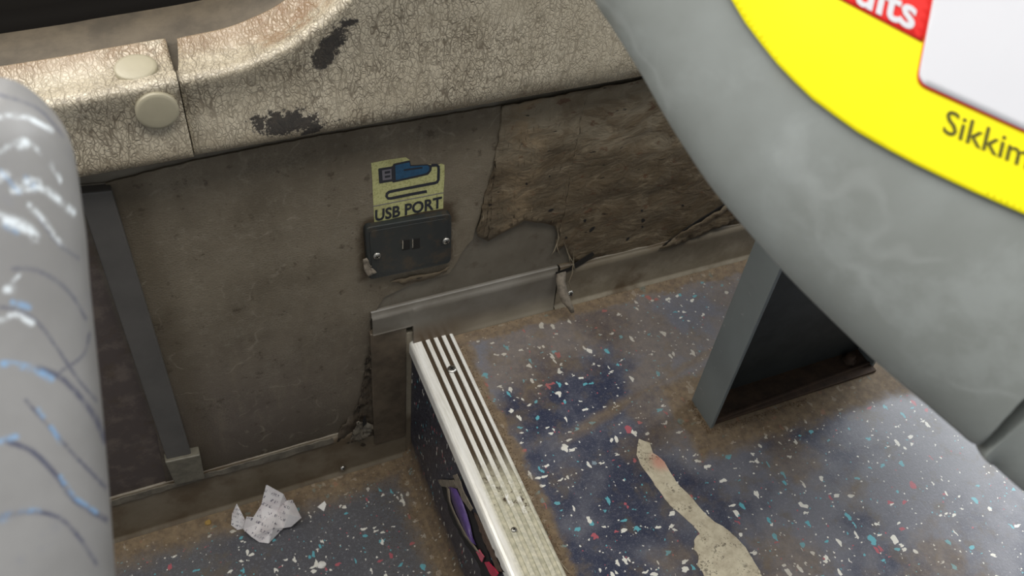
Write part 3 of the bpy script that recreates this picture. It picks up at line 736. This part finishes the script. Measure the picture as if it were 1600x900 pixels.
# sticker on the seat back: draped on the shell
bvh = BVHTree.FromPolygons([Vector(v) for v in SV], [tuple(p.vertices) for p in shell_o.data.polygons])
def onshell(x, y, lift=.0004):
    r = Vector(ray(x, y)).normalized(); hit = bvh.ray_cast(Vector(CAM), r)
    if hit[0] is None: return np.array(onplane(x, y, p0 + NR * .03, NR)) + NR * lift
    return np.array(hit[0]) + NR * lift
def drape(name, pxs, mt, parent, lift, step=18):
    """polygon in photo coordinates laid on the shell"""
    bm = bmesh.new(); vv = [bm.verts.new((x / 1000, y / 1000, 0)) for x, y in pxs]; bm.faces.new(vv); bmesh.ops.triangulate(bm, faces=bm.faces)
    for _ in range(6):
        lg = [e for e in bm.edges if e.calc_length() > step / 1000 * 1.6]
        if not lg: break
        bmesh.ops.subdivide_edges(bm, edges=lg, cuts=1); bmesh.ops.triangulate(bm, faces=bm.faces)
    V = [onshell(v.co.x * 1000, v.co.y * 1000, lift) for v in bm.verts]; bm.verts.index_update(); f = [tuple(v.index for v in fc.verts) for fc in bm.faces]; bm.free()
    return mesh(name, V, f, mt, parent, smooth=True, solid=.0001)
adv = empty('yellow_notice', tuple(onshell(1500, 250)), 'large yellow notice with red band and white panel, stuck on the grey seat back', 'sticker')
yo = [(1118, -50), (1143, 0), (1165, 37), (1190, 70), (1215, 101), (1242, 129), (1270, 156), (1305, 182), (1340, 207), (1385, 233), (1430, 257), (1475, 279), (1520, 300), (1600, 335), (1665, 358), (1730, 366), (1790, 350), (1835, 300), (1850, 200), (1850, -40), (1820, -110), (1750, -150), (1300, -150), (1150, -120)]
drape('yellow_sheet', yo, M['yellow'], adv, .0020, 9)
drape('red_band', [(1180, -68), (1300, -6), (1440, 67), (1475, -50), (1450, -110), (1200, -110)], M['red'], adv, .0024, 14)
wp = rr([(1468, -60), (1432, 128), (1620, 213), (1760, 270), (1780, -60)], 18)
drape('panel_border', [(x + (-2.5 if x < 1500 else 0), y + (3.5 if y > 60 else 0)) for x, y in wp], M['red'], adv, .0026, 14)
drape('white_panel', wp, M['swhite'], adv, .0028, 14)
def tx1(x, y): return onshell(1471 + (1603 - 1471) * x + 9 * y, 206 + 58 * x - 38 * y, .0024)
text_mesh('lettering', 'Sikkim', tx1, M['olive'], adv, bold=.004)
def tx2(x, y): return onshell(1334 + (1426 - 1334) * x + 11 * y, 4 + 44 * x - 50 * y, .0028)
text_mesh('lettering', 'ults', tx2, M['swhite'], adv, bold=.022)

# pedestal
xl, xr, yb, yf = .4755, .7033, -.168, -.208
ped = mesh('pedestal', [], [], M['legp'], seat)
bpy.data.objects.remove(ped)
lp = prism('pedestal_side', [(xl, yb, 0), (xl, yf, 0), (xl, yf + .001, .30), (xl, yb, .30)], (.004, 0, 0), M['legp'], seat, bevel=.0008)
prism('pedestal_back', [(xl + .004, yb - .004, 0), (xr - .004, yb - .004, 0), (xr - .004, yb - .004, .30), (xl + .004, yb - .004, .30)], (0, .004, 0), plain('shaded_grimy_steel', (.030, .034, .032), .5, var=.5, sc=18), seat)  # near-black colour holds the shade inside the pedestal as well as dirt
prism('pedestal_side', [(xr, yb, 0), (xr, yf + .01, 0), (xr, yf + .01, .30), (xr, yb, .30)], (-.004, 0, 0), M['legp'], seat, bevel=.0008)
box('base_plate', xl + .002, xr - .002, yf + .003, yb, .0, .004, M['rust'], seat, bevel=.0008)
prism('base_lip', [(xl + .004, yf + .003, .0), (xr - .002, yf + .012, 0), (xr - .002, yf + .014, .006), (xl + .004, yf + .005, .006)], (0, .002, 0), M['rust'], seat)
bt = F(1330, 556, .012)
lathe('bolt', (min(bt[0], xr - .012), bt[1], .004), (0, 0, 1), [(.009, 0), (.009, .0015), (.006, .002), (.006, .008), (.004, .0095)], M['rust'], seat, 6)
box('seat_frame', .47, .95, -.42, -.12, .30, .33, M['legp'], seat, bevel=.004)
for qx, qy in ((1450, 330), (1650, 420)):
    e_ = onplane(qx, qy, p0 - NR * .016, NR)
    tube('back_strut', [(.50 if qx < 1500 else .56, -.36, .31), (.42 if qx < 1500 else .47, -.40, .40), tuple(e_)], .012, M['legp'], seat, 12)

# ------------------------------------------------------------------ seat edge on the left
pL = CAM + ray(80, 500) / np.linalg.norm(ray(80, 500)) * .36
NL = -ray(0, 500) / np.linalg.norm(ray(0, 500))
ls = empty('seat_back', tuple(pL - np.array([0, 0, .25])), 'rounded grey plastic seat back edge covered in white and blue scuffs, nearest at left', 'seat')
loo = [(-60, 121), (0, 124), (28, 131), (55, 148), (80, 172), (100, 200), (112, 228), (121, 270), (128, 320), (135, 372), (140, 440), (149, 530), (158, 620), (166, 710), (173, 800), (180, 900), (190, 1050), (100, 1200), (-400, 1250), (-500, 700), (-420, 200), (-250, 130)]
lsh, LV = shell('backrest_shell', loo, pL, NL, .045, .034, M['shell_l'], ls, back=.03, cen=(-130, 560), nr=110, step=5, pw=2.0)
# scuff marks measured as strokes on the surface
LVa = np.array(LV); Q = (LVa - CAM) @ R.T; PX = np.stack([Q[:, 0] / Q[:, 2] * FPX + 800, Q[:, 1] / Q[:, 2] * FPX + 450], 1)
def marks(strokes):
    a = np.zeros(len(PX))
    for wd, pts in strokes:
        P0 = np.array(pts, float); P = []
        for i in range(len(P0) - 1):
            a0, a1, a2, a3 = P0[max(i - 1, 0)], P0[i], P0[i + 1], P0[min(i + 2, len(P0) - 1)]
            for t in (0, .25, .5, .75): P.append(.5 * ((2 * a1) + (a2 - a0) * t + (2 * a0 - 5 * a1 + 4 * a2 - a3) * t * t + (3 * a1 - a0 - 3 * a2 + a3) * t ** 3))
        P = np.array(P + [P0[-1]])
        for i in range(len(P) - 1):
            ab_ = P[i + 1] - P[i]; s = np.clip(((PX - P[i]) @ ab_) / (ab_ @ ab_), 0, 1)
            d = np.linalg.norm(PX - (P[i] + s[:, None] * ab_), axis=1); a = np.maximum(a, np.clip(1.5 - d / (wd * .85), 0, 1))
    return a
white = [(3.5, [(-20, 188), (10, 182), (38, 182), (60, 192), (80, 203)]), (3, [(0, 240), (20, 224), (40, 222), (62, 236), (80, 256), (95, 283)]), (8, [(-10, 280), (10, 275), (25, 290), (48, 282), (60, 288)]), (5, [(20, 298), (45, 296), (70, 296), (95, 315), (115, 332)]), (9, [(-10, 338), (10, 345), (35, 353), (55, 370)]), (3.5, [(45, 320), (65, 340), (85, 368), (100, 385)]), (4, [(25, 222), (40, 220), (43, 226), (28, 229)]), (6, [(10, 452), (20, 453)]), (3, [(20, 440), (30, 430)]), (5, [(0, 500), (25, 492), (50, 505)])]
blue = [(3, [(0, 268), (15, 285), (30, 300)]), (6, [(5, 568), (35, 572), (60, 580), (80, 592)]), (5, [(40, 280), (55, 292)]), (4, [(8, 352), (28, 362)]), (5, [(0, 690), (25, 682)]), (4, [(60, 640), (80, 668), (95, 690)]), (4, [(0, 812), (30, 800), (60, 798)]), (4, [(95, 745), (115, 775), (150, 800)]), (5, [(20, 472), (45, 480)])]
dark = [(2.2, [(20, 420), (55, 422), (90, 440), (115, 465), (135, 500)]), (2.5, [(0, 480), (30, 486), (60, 505), (90, 545), (120, 590), (150, 625)]), (5, [(60, 575), (95, 590), (125, 620), (150, 655), (165, 690)]), (3, [(40, 625), (75, 665), (120, 715), (165, 762)]), (5, [(10, 690), (50, 705), (90, 745), (115, 780), (165, 812)]), (4, [(-20, 818), (10, 806), (50, 800), (90, 808), (120, 835), (150, 880)]), (2, [(140, 520), (130, 555), (95, 580)]), (1.5, [(60, 340), (90, 380), (125, 405)]), (2, [(0, 148), (60, 170), (100, 215)])]
for nm, st_ in (('scuff_white', white), ('scuff_blue', blue), ('scuff_dark', dark)):
    at_ = lsh.data.attributes.new(nm, 'FLOAT', 'POINT'); at_.data.foreach_set('value', marks(st_).astype(np.float32))

# ------------------------------------------------------------------ litter
def facets(name, vs_, fs, mt, label, cat, z0, uvbox):
    V = [F(x, y, z0 + h * 1.45) for x, y, h in vs_]
    o = mesh(name, V, fs, mt, solid=.0003)
    uv = o.data.uv_layers.new(name='UVMap')
    for li, lp_ in enumerate(o.data.loops):
        x, y, h = vs_[lp_.vertex_index]; a, b, c, d, an = uvbox; dx, dy = x - a, y - b
        uv.data[li].uv = ((dx * math.cos(an) + dy * math.sin(an)) / c + .0, (-dx * math.sin(an) + dy * math.cos(an)) / d)
    return tag(o, label, cat)
rv = [(416, 757, .034), (443, 772, .026), (448, 782, .014), (457, 781, .012), (471, 809, .014), (455, 823, .006), (443, 825, .004), (420, 849, .0015), (405, 847, .001), (393, 839, .006), (380, 827, .012), (385, 807, .018), (396, 808, .012), (408, 789, .014), (411, 815, .003), (427, 825, .013), (434, 798, .008), (452, 804, .020), (420, 836, .006)]
rf = [(0, 13, 16), (0, 16, 1), (1, 16, 2), (2, 16, 17), (2, 17, 3), (3, 17, 4), (4, 17, 5), (5, 17, 6), (6, 17, 16), (6, 16, 15), (13, 14, 16), (14, 15, 16), (12, 14, 13), (11, 14, 12), (11, 10, 14), (10, 9, 14), (9, 15, 14), (9, 18, 15), (9, 8, 18), (8, 7, 18), (7, 15, 18), (7, 6, 15)]
facets('crumpled_receipt', rv, rf, M['receipt'], 'crumpled white printed receipt lying on the lower floor', 'receipt', H2, (380, 745, 95, 100, .42))
facets('receipt_scrap', [(370, 787, .016), (383, 812, .006), (380, 826, .001), (371, 828, .0005), (361, 820, .001), (363, 802, .006), (374, 808, .009)], [(0, 6, 1), (1, 6, 2), (2, 6, 3), (3, 6, 4), (4, 6, 5), (5, 6, 0)], M['receipt'], 'small pointed piece of printed paper left of the crumpled receipt', 'paper scrap', H2, (350, 780, 60, 60, .3))
facets('paper_chip', [(507, 783, .003), (510, 788, .002), (506, 799, .0005), (496, 792, .0005), (504, 790, .002)], [(0, 4, 1), (1, 4, 2), (2, 4, 3), (3, 4, 0)], M['white'], 'tiny white triangular paper chip right of the crumpled receipt', 'paper scrap', H2, (400, 700, 9, 9, 0))
tpx = rag([(998, 686), (1006, 690), (1015, 692), (1018, 700), (1020, 708), (1034, 717), (1045, 735), (1057, 754), (1078, 775), (1090, 790), (1103, 805), (1118, 817), (1134, 826), (1154, 844), (1164, 856), (1172, 867), (1182, 884), (1190, 899), (1203, 930), (1112, 930), (1098, 896), (1090, 885), (1092, 869), (1084, 858), (1084, 844), (1094, 834), (1082, 820), (1070, 809), (1047, 790), (1035, 775), (1024, 759), (1012, 742), (1001, 725), (994, 711)], .9, 6, 11)
tag(prism('tape_residue', [F(x, y, .0002) for x, y in tpx], (0, 0, .0011), M['tape'], bevel=.0004), 'torn cream strip of old tape stuck to the raised floor', 'tape')
tube_pts = [F(x, y, .0012) for x, y in [(1050, 745), (1062, 757), (1075, 768), (1090, 787), (1104, 806)]]
def crumb(x, y, z, r, label, mt, seed, cat='crumb'):
    bm = bmesh.new(); bmesh.ops.create_icosphere(bm, subdivisions=2, radius=r); rd = random.Random(seed)
    for v in bm.verts: v.co *= rd.uniform(.7, 1.15); v.co.z *= .45
    me = bpy.data.meshes.new('crumb'); bm.to_mesh(me); bm.free(); me.materials.append(mt)
    o = bpy.data.objects.new('crumb', me); C.objects.link(o); p = F(x, y, z); o.location = (p[0], p[1], z + r * .3)
    return tag(o, label, cat)
crumb(325, 817, H2, .004, 'small yellow-brown crumb on the lower floor, left of the printed scrap', M['mustard'], 2)
crumb(503, 884, H2, .005, 'pale crumb lump on the lower floor at the bottom edge of the photo', M['white'], 3)
# loose grit packed beside the nosing, pedestal foot and cove
gv = []; gf = []
def grit(x, y, z, r):
    k = len(gv); a = rng.uniform(0, 6.28)
    for i in range(4):
        aa = a + i * 1.57; gv.append((x + r * math.cos(aa) * rng.uniform(.5, 1.3), y + r * math.sin(aa) * rng.uniform(.5, 1.3), z))
    gv.append((x, y, z + r * .8)); gf.extend([(k, k + 1, k + 4), (k + 1, k + 2, k + 4), (k + 2, k + 3, k + 4), (k + 3, k, k + 4)])
for _ in range(900): grit(.2605 + abs(rng.normal(0, .0035)), rng.uniform(-.5, -.01), 0, rng.uniform(.0003, .0009))
for _ in range(350): grit(rng.uniform(.468, .60), -.209 - abs(rng.normal(0, .003)), 0, rng.uniform(.0003, .0010))
for _ in range(200): grit(.4745 - abs(rng.normal(0, .003)), rng.uniform(-.212, -.165), 0, rng.uniform(.0003, .0010))
for _ in range(500): grit(rng.uniform(.14, .20), -abs(rng.normal(0, .12)), H2, rng.uniform(.0003, .0009))
for _ in range(200): grit(rng.uniform(.27, .7), -.001 - abs(rng.normal(0, .003)), 0, rng.uniform(.0003, .0008))
tag(mesh('grit', gv, gf, M['crumbm']), 'brown grit and dust gathered along the step edge, pedestal foot and wall', 'dirt', kind='stuff')
for k, pts in enumerate([[(838, 800), (842, 815), (851, 830), (860, 846)], [(862, 850), (868, 868), (880, 884), (890, 896)]]):
    tag(tube('straw_fibre', [F(x, y, .0012) for x, y in pts], .0006, M['thread']), ['upper thin fibre lying in the dirt beside the metal step edge', 'lower thin fibre lying in the dirt beside the metal step edge'][k], 'fibre')
